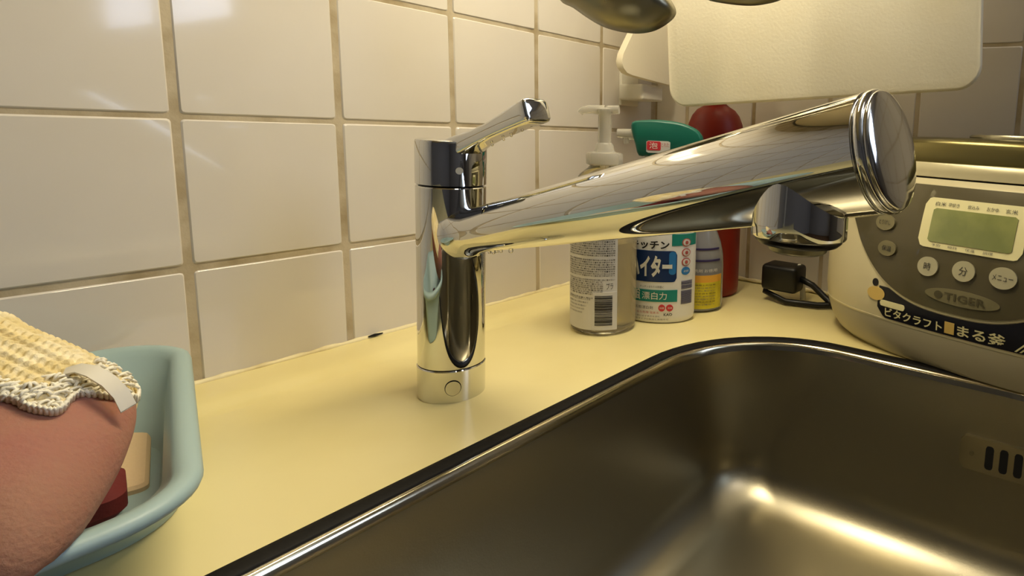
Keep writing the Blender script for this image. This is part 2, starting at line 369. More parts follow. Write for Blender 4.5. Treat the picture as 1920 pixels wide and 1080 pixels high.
# drops of water
def drop(x, y, z, r, par):
    v, f = lathe([(0, -r*1.0), (r*.7, -r*.72), (r, 0), (r*.8, r*.5), (r*.3, r*.8), (0, r*.85)], 12); o = mesh('water_drop', v, f, M['water'], par, True); o.location = (x, y, z); return o
for t, s in ((.043, .0011), (.0475, .0014), (.0515, .0011), (.056, .0011), (.0665, .0016)):
    c = Vector((0, 0, z0))+d*t-sw*(rt(t)+s*.5); drop(c.x, c.y, c.z, s, fa)
for t in (.040, .052, .060, .071, .080):
    c = Vector((0, 0, .169))+ld*t-lw*.0062+lu*(-.003); drop(c.x, c.y, c.z, .0009, fa)

# ---------------------------------------------------------------- blue tub
tubc = [(-.268, -.236), (-.0745, -.236), (-.0050, -.009), (-.205, -.009)]
v, f = tube([(.112, -.0062, .0072), (.117, -.0066, .0074), (.124, -.0064, .0072)], [.0006, .0013, .0005], 8); mesh('mould_spot', v, f, M['slot'], bpy.data.objects['trim_1'])
tb = thing('soap_tub', 'pale blue plastic tub standing against the tiled wall on the counter', 'tub')
tubb = [(-.225, -.170), (-.064, -.170), (-.0270, -.058), (-.186, -.058)]
def tubloft(lst, rad_=.038):
    L = []
    for t, ins, z in lst:   # t = 0 at the rim polygon, 1 at the base polygon
        L.append([(x, y, z) for x, y in rpoly([(a[0]+(c[0]-a[0])*t, a[1]+(c[1]-a[1])*t) for a, c in zip(tubc, tubb)], ins, rad_, 9)])
    return L
pr = [(1.0, .004, .0006), (1.0, .0, .0006), (.98, 0, .003), (.62, .001, .0290), (.22, .004, .0385), (.05, .002, .0390), (0, .0008, .0405), (0, 0, .0425), (0, .0008, .0448), (0, .003, .0460), (0, .006, .0460), (.02, .0085, .0448), (.06, .0095, .042), (.55, .009, .026), (.86, .0065, .0100), (.98, .0080, .0075)]
v, f = loft(tubloft(pr), True, False); mesh('shell', v, f, M['tub'], tb, True, 60)
pr = [(.98, .0075, .0076), (1.0, .022, .0072), (1.0, .0230, .0062), (1.0, .0235, .0026), (1.0, .028, .0022)]
v, f = loft(tubloft(pr), False, True); mesh('floor_tray', v, f, M['tub'], tb, True, 40)
# tan pad and maroon cloth in the tub
def rot2(pts, c, a): return [(c[0]+x*math.cos(a)-y*math.sin(a), c[1]+x*math.sin(a)+y*math.cos(a)) for x, y in pts]
def slab_at(name, c, hx, hy, a, z0_, z1_, m, label, cat, r=.004, bv=.0015):
    lst = [(bv, z0_), (0, z0_+bv), (0, z1_-bv), (bv, z1_)]
    base = rot2([(-hx, -hy), (hx, -hy), (hx, hy), (-hx, hy)], (0, 0), a)
    v, f = loft(ringloft(base, lst, r, 5)); o = mesh(name, v, f, m, None, True, 40); o.location = (c[0], c[1], 0); return tag(o, label, cat)
slab_at('soap_bar', (-.083, -.094), .030, .036, math.radians(-17), .0024, .0110, M['tan'], 'flat tan bar lying in the bottom of the blue tub', 'soap')
slab_at('cloth', (-.108, -.140), .034, .018, math.radians(-14), .0112, .026, M['maroon'], 'dark red folded cloth in the tub beneath the pink sponge', 'cloth', .008, .004)

# ---------------------------------------------------------------- pink sponge in a cream net
def catmull(P, n=6):
    out = []; N = len(P)
    for i in range(N):
        a, b, c, e = [Vector(P[(i+k-1) % N]) for k in range(4)]
        for j in range(n):
            t = j/n; out.append(.5*((2*b)+(-a+c)*t+(2*a-5*b+4*c-e)*t*t+(-a+3*b-3*c+e)*t**3))
    return out
out2 = [(-.1000, -.1225), (-.0954, -.1336), (-.0894, -.1468), (-.0838, -.1603), (-.0790, -.1718), (-.0771, -.1800), (-.0800, -.1925), (-.0855, -.2041), (-.092, -.2149), (-.1001, -.2258), (-.1078, -.2352), (-.1155, -.2420), (-.1240, -.2457), (-.1350, -.240), (-.150, -.213), (-.152, -.170), (-.137, -.130), (-.115, -.114)]
O2 = catmull(out2, 5); C2 = Vector((-.115, -.182))
angs = sorted([(math.atan2((q-C2).y, (q-C2).x), (q-C2).length) for q in O2])
def rad(a):
    n = len(angs)
    for i in range(n):
        a0, ra = angs[i]; a1, rb = angs[(i+1) % n]
        if i == n-1: a1 += 2*PI
        aa = a if a >= angs[0][0] else a+2*PI
        if a0 <= aa <= a1: return ra+(rb-ra)*(aa-a0)/(a1-a0+1e-9)
    return angs[0][1]
PN = Vector((0, -.417, 1)).normalized()
def ppt(q, h): return Vector((q.x, q.y, .045+(q.y+.245)*.417))+PN*h
def hgt(t): return max(0, 1-t**3.0)**.55
sp = thing('net_sponge', 'pink sponge in a cream knitted net cover leaning in the blue tub', 'sponge')
vs = []; NT, NR = 72, 18
L = []
ths = [2*PI*k/NT-PI for k in range(NT)]
def loopf(t, top): 
    hh = (.020 if top else -.026)*hgt(t); l = []
    for a in ths:
        q = C2+Vector((math.cos(a), math.sin(a)))*rad(a)*(t*.985+.0); dip = .0018*math.sin(a*3+1)*t if top else 0
        P3 = ppt(q, hh+dip*(1-t)); P3.z = max(P3.z, .0125 if q.y > -.228 else .0455); l.append(P3)
    return l
seq = [math.sin(PI/2*(k+1)/NR) for k in range(NR)]
L = [loopf(t, False) for t in seq]+[loopf(t, True) for t in seq[::-1][1:]]
v, f = loft(L); mesh('foam', v, f, M['pink'], sp, True)
# net cover: knitted sheet wrapped over the upper part of the sponge
cov = catmull([(-.0765, -.1815), (-.0835, -.1915), (-.0893, -.1927), (-.0975, -.1921), (-.1036, -.1985), (-.1093, -.1955), (-.1148, -.1870), (-.130, -.183), (-.150, -.180), (-.152, -.160), (-.137, -.129), (-.115, -.1125), (-.099, -.1215), (-.0935, -.1336), (-.0875, -.1468), (-.0820, -.1603), (-.0775, -.1718)], 16)
cc = Vector((-.112, -.158)); NA = len(cov); rings = 70; vs = []; fs = []
for r in range(rings+1):
    t = r/rings
    for k in range(NA):
        q = cc+(cov[k]-cc)*t; e = (q-C2); tt = min(1, e.length/(rad(math.atan2(e.y, e.x))*.985)); h = .020*hgt(tt)
        uu = q.x*.39-q.y*.92; ww_ = q.x*.92+q.y*.39; ph = 2*PI*ww_/.0040; kn = (.5+.5*math.cos(ph))*.45+.55*(.5+.5*math.cos(2*PI*uu/.0030+2.2*math.cos(ph/2))); xx, yy = q.x*1550, q.y*1550
        edge = min(1, (1-t)*6); bulge = .0018+.0020*kn+.0008*math.sin(xx*.10)*math.sin(yy*.08)
        vs.append(ppt(q, h+bulge*(.35+.65*edge)))
for r in range(rings):
    for k in range(NA):
        n_ = (k+1) % NA; fs.append((r*NA+k, r*NA+n_, (r+1)*NA+n_, (r+1)*NA+k))
# rim turned down so that the cover has thickness
b0 = len(vs)
for k in range(NA): vs.append(vs[rings*NA+k]-PN*.0045)
for k in range(NA): n_ = (k+1) % NA; fs.append((rings*NA+k, rings*NA+n_, b0+n_, b0+k))
mesh('net_cover', vs, fs, M['net'], sp, True)
# knitted loops along the edge
vf = []
for k in range(0, NA, 3):
    q = vs[rings*NA+k]; q2 = vs[rings*NA+(k+3) % NA]; mid = (q+q2)/2+PN*.0016
    vf.append(tube([q-PN*.001, q+PN*.0012, mid+PN*.0006, q2+PN*.0012, q2-PN*.001], .0007, 6))
for q_ in range(220):
    a = random.uniform(-PI, PI); t = random.uniform(.72, .97); k = random.randrange(0, int(NA*.45)); r = int(t*rings); p0 = vs[r*NA+k]; dv = Vector((random.uniform(-1, 1), random.uniform(-.5, .5), 0)).normalized()*.0021
    vf.append(tube([p0-dv-PN*.0006, p0-dv*.5+PN*.0009, p0+dv*.5+PN*.0009, p0+dv-PN*.0006], .00055, 5))
v, f = merge(*vf); o = mesh('net_loops', v, f, M['netw'], sp, True); o['kind'] = 'stuff'
# ribbon tag
rp = [((-.0985, -.1830), .0225), ((-.0955, -.1850), .0245), ((-.0925, -.1885), .0245), ((-.0895, -.1935), .0225), ((-.0873, -.1980), .0190), ((-.0862, -.2015), .0145)]
L = []
for i, ((x, y), h) in enumerate(rp):
    a, b = Vector(rp[max(0, i-1)][0]), Vector(rp[min(len(rp)-1, i+1)][0]); dd = (b-a).normalized(); nn = Vector((-dd.y, dd.x))*(.0012+.0013*min(1, i/2)); q = Vector((x, y))
    L.append([ppt(q-nn, h), ppt(q+nn, h+.001), ppt(q+nn, h+.0016), ppt(q-nn, h+.0006)])
v, f = loft(L); lab(mesh('ribbon', v, f, M['ribbon'], sp, True, 40), 'white ribbon tag')

# ---------------------------------------------------------------- bottles
FD = Vector((-.868, -.496)); SD = Vector((.496, -.868))   # facing direction and sideways direction of the labels
def cyl_surface(cx, cy, Rs, Rn, turn=0.0):
    fd = Vector((FD.x*math.cos(turn)-FD.y*math.sin(turn), FD.x*math.sin(turn)+FD.y*math.cos(turn))); sd = Vector((-fd.y, fd.x))
    if sd.dot(SD) < 0: sd = -sd
    def S(a, b, off):   # a = sideways offset (-Rs..Rs)
        t = math.asin(max(-.999, min(.999, a/Rs))); x = (Rs+off)*math.sin(t); y = (Rn+off)*math.cos(t)
        return (sd.x*x+fd.x*y, sd.y*x+fd.y*y, b)
    return S
ANG = math.atan2(SD.y, SD.x)
# 1 pump bottle
pb = thing('pump_bottle', 'clear soap bottle with white pump and barcode label, nearest bottle to the faucet', 'bottle', (.2655, -.1290, 0))
RP = .0310
v, f = lathe([(RP*.86, .0006), (RP*.96, .0020), (RP, .006), (RP, .118), (RP*.985, .128), (RP*.9, .138), (RP*.72, .147), (RP*.5, .1525), (.0135, .155), (.0132, .160)], 56); mesh('body', v, f, M['clear'], pb, True, 50)
v, f = lathe([(RP*.84, .003), (RP*.94, .006), (RP*.95, .085), (0, .0855)], 48); mesh('liquid', v, f, M['liquid'], pb, True, 50)
v, f = lathe([(.0150, .1555), (.0168, .1565), (.0170, .1645), (.0160, .1665), (.0100, .1675), (.0085, .170), (.0080, .174), (.0062, .176), (.0060, .202), (.0072, .2035), (.0072, .2065), (.005, .2080)], 36); mesh('pump', v, f, M['pump'], pb, True, 40)
v, f = merge(tube([(0, 0, .2055), (-.496*.014, .868*.014, .2060), (-.496*.021, .868*.021, .2045), (-.496*.023, .868*.023, .2025)], [.0046, .004, .0034, .003], 12), tube([(.496*.002, -.868*.002, .206), (.496*.013, -.868*.013, .2065)], .004, 12)); mesh('nozzle', v, f, M['pump'], pb, True, 50)
S1 = cyl_surface(0, 0, RP, RP)
v, f = patch(S1, -.0305, .0180, .0060, .112, 30, 6, .0003, .0006); mesh('label', v, f, M['label'], pb, True, 40)
vf = []; z = .110; rows = 0
lines = []
while z > .036:
    rows += 1; blank = rows % 9 == 0
    if not blank: lines.append(z)
    z -= .0021 if z > .06 else .0019
jp = ['使用方法と使用上の注意', '食器を洗う時は薄めて', '子供の手の届く所に置かない', '荒れ性の方は手袋を使用', '成分 界面活性剤 安定化剤', '用途に応じて使用量を守る']
for i, z in enumerate(lines):
    if z < .0520 and z > .030: a1 = .0060
    else: a1 = .0160
    a0 = -.027; vf.append(text(S1, jp[i % 6]+(jp[(i+2) % 6] if a1 > .01 else ''), a0, z-.0014, a1-a0, .0015, .0006, .02))
v, f = merge(*vf[:len(vf)*2//3]); mesh('print', v, f, M['ink'], pb)
v, f = merge(*vf[len(vf)*2//3:]); mesh('print', v, f, M['ink_l'], pb)
vf = [text(S1, jp[i], -.027, .034-.0032*i, .022-.002*i, .0016, .0006) for i in range(5)]; v, f = merge(*vf); mesh('print', v, f, M['ink_l'], pb)
v, f = patch(S1, -.0265, -.0225, .0845, .0915, 3, 1, .0006, .0005); mesh('print', v, f, M['ink_b'], pb)
v, f = patch(S1, -.0030, .0175, .0065, .0420, 14, 2, .0007, .0005); mesh('barcode_field', v, f, M['barw'], pb)
vf = []; z = .0385
while z > .0105:
    h = random.choice((.0004, .0006, .0010)); vf.append(patch(S1, -.0010, .0140, z-h, z, 8, 1, .0010, .0003)); z -= h+random.choice((.0004, .0006, .0008))
v, f = merge(*vf); mesh('barcode', v, f, M['ink_b'], pb)
v, f = text(S1, 'プラ', .0090, .0445, .0055, .006, .0008); mesh('print', v, f, M['ink'], pb)

# 2 bleach spray bottle
bb = thing('bleach_spray_bottle', 'white bleach spray bottle with blue and teal print and green spray head', 'bottle', (.3205, -.1555, 0))
Rs, Rn = .0350, .0230
sh = [(.90, .0006), (.97, .003), (1, .008), (1, .085), (.97, .098), (.86, .115), (.66, .132), (.46, .143), (.36, .149), (.34, .156)]
v, f = lathe([(r*Rs, z) for r, z in sh], 64, 1, Rn/Rs, rot=ANG); mesh('body', v, f, M['bleach'], bb, True, 50)
S2 = cyl_surface(0, 0, Rs, Rn)
def txt(S, body, a0, b0, w_, h_, m, par, off=.0008, bold=0.0, slope=0.0): v, f = text(S, body, a0, b0, w_, h_, off, bold, slope); return mesh('print', v, f, M[m], par)
v, f = rrect(S2, -.0295, .0180, .0425, .0735, .004, .0004, .0006); mesh('blue_panel', v, f, M['navy'], bb)
v, f = rrect(S2, .0105, .0172, .0500, .0728, .003, .0006, .0004); mesh('blue_panel', v, f, M['blue'], bb)
txt(S2, 'キッチン', -.0275, .0750, .0380, .0085, 'ink_b', bb, bold=.03)
txt(S2, 'ハイター', -.0280, .0475, .0415, .0215, 'white', bb, .0010, .045)
v, f = patch(S2, -.0300, .0190, .0225, .0345, 30, 2, .0004, .0006); mesh('teal_band', v, f, M['teal'], bb)
txt(S2, '強', -.0275, .0240, .0110, .0130, 'white', bb, .0009, .01); txt(S2, '漂白力', -.0150, .0250, .0240, .0075, 'white', bb, .0009, .004)
txt(S2, 'キッチンまわりの除菌に', -.0170, .0365, .0230, .0024, 'ink_b', bb)
for a in (.0045, .0120): v, f = ell(S2, a, .0165, .0033, .0034, .0006); mesh('red_dot', v, f, M['cherry'], bb)
txt(S2, '除菌', .0024, .0156, .0044, .0020, 'white', bb, .0010); txt(S2, '消臭', .0099, .0156, .0044, .0020, 'white', bb, .0010)
txt(S2, '台所用漂白剤', -.0260, .0150, .0220, .0032, 'ink', bb); txt(S2, 'KAO', .0065, .0085, .0080, .0028, 'ink_b', bb, bold=.02)
txt(S2, 'まぜるな危険 塩素系', -.0260, .0105, .0280, .0024, 'ink_r', bb); txt(S2, '使う前に必ず表示を読む', -.0250, .0070, .0280, .0018, 'ink_l', bb); txt(S2, '酸性タイプの製品と併用不可', -.0240, .0040, .0350, .0018, 'ink_l', bb)
v, f = patch(S2, .0130, .0345, .0785, .0900, 12, 3, .0004, .0006); mesh('teal_band', v, f, M['teal'], bb)
for z in (.0815, .0715, .0620):
    v, f = ell(S2, .0262, z, .0038, .0040, .0006, 16, 4); mesh('warning_ring', v, f, M['ink_r'], bb)
    v, f = ell(S2, .0262, z, .0030, .0032, .0010, 16, 4); mesh('warning_disc', v, f, M['label'], bb)
    v, f = ell(S2, .0262, z, .0012, .0018, .0014, 8, 2); mesh('warning_mark', v, f, M['ink_r'], bb)
v, f = ell(S2, .0262, .0530, .0038, .0040, .0006, 16, 4); mesh('warning_disc', v, f, M['blue'], bb)
txt(S2, '必読', .0240, .0520, .0044, .0022, 'white', bb, .0010)
vf = []
for z0_, n_ in ((.0430, 4), (.0385, 4), (.0330, 14)):
    for k in range(n_): vf.append(patch(S2, .0225, .0322, z0_-k*.0010-.0004, z0_-k*.0010, 6, 1, .0006, .0003))
v, f = merge(*vf); mesh('barcode', v, f, M['purple'], bb)
# spray head
def extr(outline, thick, ccx=0, ccy=0, rounds=.003):
    # outline in (s,z); thick along the facing direction, edges rounded
    P = [Vector(q) for q in outline]; c = sum(P, Vector((0, 0)))/len(P); L = []
    for n_, k in ((-1, .0), (-.95, .45), (-.8, .8), (-.5, 1), (.5, 1), (.8, .8), (.95, .45), (1, 0)):
        ins = rounds*(1-k); l = []
        for q in P:
            e = (c-q); q2 = q+e.normalized()*min(ins, e.length*.9); l.append((ccx+SD.x*q2.x+FD.x*n_*thick/2, ccy+SD.y*q2.x+FD.y*n_*thick/2, q2.y))
        L.append(l)
    return loft(L)
hd = catmull([(-.0300, .1960), (-.018, .1985), (-.004, .1992), (.012, .1980), (.0240, .1950), (.0340, .1900), (.0390, .1820), (.0370, .1740), (.0300, .1660), (.020, .1600), (.0120, .1560), (-.0100, .1560), (-.0125, .1640), (-.0230, .1640), (-.0270, .1760), (-.0300, .1860)], 3)
v, f = extr(hd, .024); mesh('spray_head', v, f, M['green'], bb, True, 60)
v, f = lathe([(.0140, .1400), (.0148, .1415), (.0148, .1560), (.0135, .1580)], 32); mesh('collar', v, f, M['green'], bb, True, 40)
v, f = merge(tube([(SD.x*-.028, SD.y*-.028, .1840), (SD.x*-.036, SD.y*-.036, .1845), (SD.x*-.0455, SD.y*-.0455, .1850)], [.0055, .0050, .0042], 14), tube([(SD.x*-.037, SD.y*-.037, .181), (SD.x*-.0365, SD.y*-.0365, .175)], .0032, 10)); mesh('nozzle', v, f, M['pump'], bb, True, 50)
tr = catmull([(-.0120, .1660), (-.0170, .1640), (-.0230, .1500), (-.0300, .1400), (-.0275, .1380), (-.0180, .1460), (-.0110, .1560)], 3)
v, f = extr(tr, .012, rounds=.002); mesh('trigger', v, f, M['white'], bb, True, 60)
def SH(a, b, off): return (SD.x*a+FD.x*(.0120+off), SD.y*a+FD.y*(.0120+off), b)
v, f = rrect(SH, -.0150, .0080, .1675, .1790, .001, .0006, .0016, 12, 2); mesh('head_sticker', v, f, M['label'], bb)
v, f = rrect(SH, -.0145, -.0010, .1700, .1785, .001, .0010, .0010, 12, 2); mesh('head_sticker', v, f, M['cherry'], bb)
txt(SH, 'とれた', -.0005, .1735, .0075, .0040, 'ink_r', bb, .0012); txt(SH, '泡', -.0120, .1715, .0080, .0060, 'white', bb, .0014)

# 3 small bottle with yellow label
sb = thing('small_detergent_bottle', 'small bluish see-through bottle with yellow label, right of the bleach bottle', 'bottle', (.3765, -.1660, 0))
RY = .0258
v, f = lathe([(RY*.88, .0006), (RY*.98, .003), (RY, .010), (RY, .048), (RY*.97, .060), (RY*.86, .073), (RY*.66, .086), (RY*.48, .096), (.0105, .103), (.0100, .110)], 48); mesh('body', v, f, M['bluish'], sb, True, 50)
v, f = lathe([(.0125, .108), (.0128, .110), (.0124, .128), (.0110, .1295)], 32); mesh('cap', v, f, M['white'], sb, True, 40)
S3 = cyl_surface(0, 0, RY, RY)
v, f = patch(S3, -.0245, .0235, .0045, .0330, 24, 3, .0004, .0006); mesh('yellow_label', v, f, M['yellow'], sb, True, 40)
v, f = patch(S3, -.0245, .0235, .0330, .0405, 24, 2, .0004, .0006); mesh('orange_band', v, f, M['orange'], sb, True, 40)
for z in (.0562, .0680):
    Sk = cyl_surface(0, 0, RY*(.985 if z < .06 else .91), RY*(.985 if z < .06 else .91)); k = .96 if z < .06 else .9
    v, f = patch(Sk, -.0225*k, .0225*k, z-.0010, z+.0010, 24, 1, .0006, .0012); mesh('purple_stripe', v, f, M['purple'], sb)
for i in range(8): txt(S3, jp[i % 6], -.0200, .0295-i*.0030, .0380, .0016, 'ink_l' if i % 3 else 'ink', sb, .0008)
txt(S3, '洗剤 お徳用', -.004, .0440, .0230, .0035, 'label', sb, .0008)

# 4 red bottle
rb = thing('red_bottle', 'tall plain red plastic bottle with rounded shoulder at the back of the counter', 'bottle', (.4370, -.1430, 0))
RR = .0333
v, f = lathe([(RR*.9, .0006), (RR*.98, .003), (RR, .010), (RR, .176), (RR*.985, .188), (RR*.93, .199), (RR*.82, .208), (RR*.66, .2145), (RR*.48, .218), (.0120, .221), (.0118, .226)], 56); mesh('body', v, f, M['red'], rb, True, 50)
v, f = lathe([(.0142, .2255), (.0145, .227), (.0140, .246), (.0125, .2475)], 32); mesh('cap', v, f, M['red'], rb, True, 40)

# ---------------------------------------------------------------- rice cooker
CK_O=(.407,-.452); CK_YAW=math.radians(14); CK_A=.155; CK_B=.078; CK_E=2.6
CK_PROF=[(.000,.84,0),(.006,.90,0),(.016,.95,0),(.030,.985,0),(.046,1.0,0),(.070,1.0,.002),(.100,.992,.007),(.125,.975,.013),(.145,.955,.019),(.158,.935,.023),(.162,.930,.024),(.168,.925,.024),(.176,.900,.024),(.183,.86,.022),(.189,.76,.016),(.192,.60,.010),(.193,.40,.005)]
def ck_s(z):
    P=CK_PROF
    if z<=P[0][0]: return P[0][1:]
    for i in range(len(P)-1):
        if z<=P[i+1][0]:
            t=(z-P[i][0])/(P[i+1][0]-P[i][0]); return (P[i][1]+(P[i+1][1]-P[i][1])*t, P[i][2]+(P[i+1][2]-P[i][2])*t)
    return P[-1][1:]
def ck_front(w,z,off=0.0):
    s,sh=ck_s(z); q=max(0.0,1-abs(w/(CK_A*s))**CK_E); n=CK_B*s*q**(1/CK_E)-sh*min(1,q*1.5)+off
    return ck_world(w,n,z)
def ck_world(w,n,z):
    c,s=math.cos(CK_YAW),math.sin(CK_YAW)
    # w axis = (-s,-c)  n axis = (-c, s)
    return (CK_O[0]-s*w-c*n, CK_O[1]-c*w+s*n, z)

def SK(a, b, off):
    p0 = Vector(ck_front(a, b)); pa = Vector(ck_front(a+.001, b))-Vector(ck_front(a-.001, b)); pz = Vector(ck_front(a, b+.001))-Vector(ck_front(a, b-.001))
    n = pa.cross(pz); n.normalize(); n = n if n.x < 0 else -n; return p0+n*off
ck = thing('rice_cooker', 'ivory electric rice cooker with dark control panel in the counter corner', 'rice cooker')
def ck_loop(z, k=1.0, dz=0, n=96):
    s, shf = ck_s(z); l = []
    for i in range(n):
        a = 2*PI*i/n; ca, sa = math.cos(a), math.sin(a); ww = CK_A*s*k*math.copysign(abs(ca)**(2/CK_E), ca)
        nn = CK_B*s*k*math.copysign(abs(sa)**(2/CK_E), sa)
        if sa > 0: q = max(0., 1-abs(ww/(CK_A*s))**CK_E); nn -= shf*min(1, q*1.5)
        l.append(ck_world(ww, nn, z+dz))
    return l
zs = [z for z, _, _ in CK_PROF]
lowz = [0.0008]+[z for z in zs if 0 < z < .032]+[.0325]
v, f = loft([ck_loop(z, 1) for z in lowz]); mesh('base_shell', v, f, M['cbody'], ck, True, 50)
v, f = loft([ck_loop(.0322, .998), ck_loop(.0325, 1.004), ck_loop(.0340, 1.004), ck_loop(.0343, .998)], False, False); mesh('seam_trim', v, f, M['trimc'], ck, True, 50)
upz = [.0335, .040, .046, .055, .062, .070, .080, .090, .100, .110, .118, .125, .135, .145, .152, .1575]
v, f = loft([ck_loop(z) for z in upz]); mesh('body', v, f, M['ivory'], ck, True, 50)
v, f = loft([ck_loop(.1565, .97), ck_loop(.1585, .975), ck_loop(.1590, .97)]); mesh('lid_gap', v, f, M['chrome_dark'], ck, True)
v, f = loft([ck_loop(.1588, .985), ck_loop(.1592, 1.0), ck_loop(.164, 1.0), ck_loop(.1702, 1.0), ck_loop(.1712, .985)]); mesh('lid_band', v, f, M['lidband'], ck, True, 50)
v, f = loft([ck_loop(.1708, .98), ck_loop(.174), ck_loop(.178), ck_loop(.183), ck_loop(.187), ck_loop(.189), ck_loop(.191), ck_loop(.192), ck_loop(.193)]); mesh('lid', v, f, M['lid'], ck, True, 50)
vc = ck_world(.022, -.005, 0)
v, f = lathe([(.046, .1885), (.050, .1905), (.0505, .1940), (.0490, .1958), (.0440, .1962), (.0425, .1940), (.0380, .1915), (.010, .1905), (0, .1905)], 56, 1, .75, c=(vc[0], vc[1]), rot=math.atan2(-math.cos(CK_YAW), -math.sin(CK_YAW))); mesh('steam_vent_ring', v, f, M['dull_steel'], ck, True, 40)
# control panel
plo = lambda a: .0535+24*abs(a-.003)**2.7
ztop = .1520
amax = (( ztop-.0535)/24)**(1/2.7)
def panf(a0_, a1_, lo, hi, off, skirt, na=60, nb=14): return patch(SK, a0_, a1_, lo, hi, na, nb, off, skirt)
AM = min(amax-.002, .112)
v, f = panf(.003-AM-.0022, .003+AM+.0022, lambda a: min(ztop, plo(a)-.0022), lambda a: ztop+.001, .0006, .002); lab(mesh('panel_trim', v, f, M['trimc'], ck, True, 40), 'pale trim line around the control panel')
v, f = panf(.003-AM, .003+AM, lambda a: min(ztop-.001, plo(a)), lambda a: ztop, .0014, .002); mesh('control_panel', v, f, M['panel'], ck, True, 40)
PO = .0014
v, f = rrect(SK, -.0350, .0480, .1020, .1420, .006, PO+.0010, .0016); mesh('display_frame', v, f, M['frame'], ck, True, 40)
v, f = rrect(SK, -.0265, .0405, .1068, .1335, .0015, PO+.0016, .0012); mesh('display', v, f, M['lcd'], ck, True, 40)
for a0, t in ((-.026, '白米'), (-.015, '早炊き'), (.001, '炊込み'), (.016, 'おかゆ'), (.030, '玄米')):
    txt(SK, t, a0, .1355, .0090, .0032, 'ink', ck, PO+.0016)
for a0, t in ((-.022, '予約'), (-.008, '時計'), (.006, '保温'), (.020, '調理')): txt(SK, t, a0, .1034, .0075, .0022, 'ink_l', ck, PO+.0016)
def btn(a, b, ra, rb_, t, tw, th, m='button'):
    bt_v, bt_f = ell(SK, a, b, ra, rb_, PO+.0022, 22, 8, .003); o = mesh('button', bt_v, bt_f, M[m], ck, True, 50)
    v, f = text(SK, t, a-tw/2, b-th/2, tw, th, PO+.0026, .0); mesh('button_print', v, f, M['ink'], o)
btn(-.0218, .0868, .0088, .0078, '時', .0060, .0062); btn(.0080, .0882, .0090, .0080, '分', .0066, .0068); btn(.0378, .0884, .0100, .0082, 'メニュー', .0150, .0046)
btn(-.0690, .1160, .0098, .0068, 'とりけし', .0120, .0040, 'logo'); btn(-.0620, .0948, .0090, .0064, '保温', .0095, .0045, 'logo')
v, f = ell(SK, .0088, .0668, .0300, .0062, PO+.0008, 30, 4, .0012); mesh('logo_plate', v, f, M['logo'], ck, True, 40)
v, f = ell(SK, -.0095, .0668, .0035, .0030, PO+.0012, 12, 2, .0008); mesh('logo_mark', v, f, M['panel'], ck)
txt(SK, 'TIGER', -.0045, .0640, .0330, .0058, 'panel', ck, PO+.0013, .02)
# sticker band between panel and seam
slo = lambda a: .0350+max(0, (-.0585-a))*1.2
shi = lambda a: min(.062, plo(a)-.0030)
v, f = patch(SK, -.0655, .080, slo, lambda a: max(slo(a)+.0005, shi(a)), 50, 6, .0005, .0008); lab(mesh('name_sticker', v, f, M['sticker'], ck, True, 40), 'dark band sticker with white lettering')
v, f = ell(SK, -.0700, .0640, .0030, .0034, .0009, 10, 3); mesh('sticker_mark', v, f, M['sticker'], ck)
v, f = ell(SK, -.0680, .0545, .0092, .0058, .0012, 18, 4); lab(mesh('sticker_mark', v, f, M['cream'], ck), 'cream yellow oval mark')
v, f = rrect(SK, -.0625, -.0380, .0455, .0505, .002, .0012, .0010); lab(mesh('sticker_mark', v, f, M['frame'], ck), 'cream strip on the sticker')
txt(SK, 'ビタクラフト', -.0570, .0370, .0530, .0080, 'frame', ck, .0010, .02); txt(SK, 'まる釜', .0085, .0370, .0370, .0095, 'frame', ck, .0010, .02)
v, f = patch(SK, -.0020, .0060, .0368, .0462, 4, 3, .0010, .0006); mesh('sticker_mark', v, f, M['cream'], ck)
for k in range(3):
    v, f = patch(lambda a, b, o_: SK(a+(b-.036)*.9, b, o_), .0520+k*.0035, .0535+k*.0035, .0360, .0440, 2, 4, .0010, .0006); mesh('sticker_mark', v, f, M['frame'], ck)
# dark cup and cable between bottle and cooker
pl_ = thing('power_plug', 'small black plug and cord in the dark corner left of the rice cooker', 'plug', (.452, -.232, 0))
v, f = boxv(-.016, .016, -.022, .022, .014, .044); o = mesh('plug_body', v, f, M['black'], pl_); bevel(o, .005, 3)
v, f = tube([(0, -.02, .030), (.002, -.035, .024), (.004, -.055, .008), (-.004, -.075, .0045), (.012, -.095, .0045), (.020, -.075, .0045), (-.006, -.045, .0045), (-.014, -.010, .0045), (-.006, .02, .010), (0, .018, .028)], .0035, 10); mesh('cord', v, f, M['black'], pl_, True)
v, f = tube([(.006, -.014, .044), (.008, -.020, .020), (.008, -.022, .0042)], .0035, 10); lab(mesh('cord_clip', v, f, M['white'], pl_, True), 'pale cord clip')

# ---------------------------------------------------------------- upper cabinet, lamp, hanging rail (above the frame)
cb = thing('upper_cabinet', 'cream wall cabinet above the sink counter', 'cabinet')
box('carcass', -.95, XC-.006, -.40, -.006, CABZ, 1.35, M['cab'], cb, .002); box('door', -.94, -.22, -.42, -.40, CABZ+.005, 1.34, M['cab'], cb, .002); box('door', -.21, .505, -.42, -.40, CABZ+.005, 1.34, M['cab'], cb, .002)
lp = thing('cabinet_lamp', 'slim warm lamp under the upper cabinet', 'lamp', (.20, -.24, 0))
box('housing', -.21, .21, -.045, .045, .590, .6195, M['white'], lp, .003); box('diffuser', -.21, .21, -.037, .037, .5865, .5905, M['lampm'], lp, .001)
hr = thing('hanging_rail', 'steel hanging rail under the upper cabinet', 'rail')
v, f = merge(tube([(.236, -.10, .50), (.236, -.40, .50)], .004, 12), tube([(.236, -.11, .50), (.236, -.11, .62)], .003, 10), tube([(.236, -.39, .50), (.236, -.39, .62)], .003, 10)); mesh('rod', v, f, M['dull_steel'], hr, True)
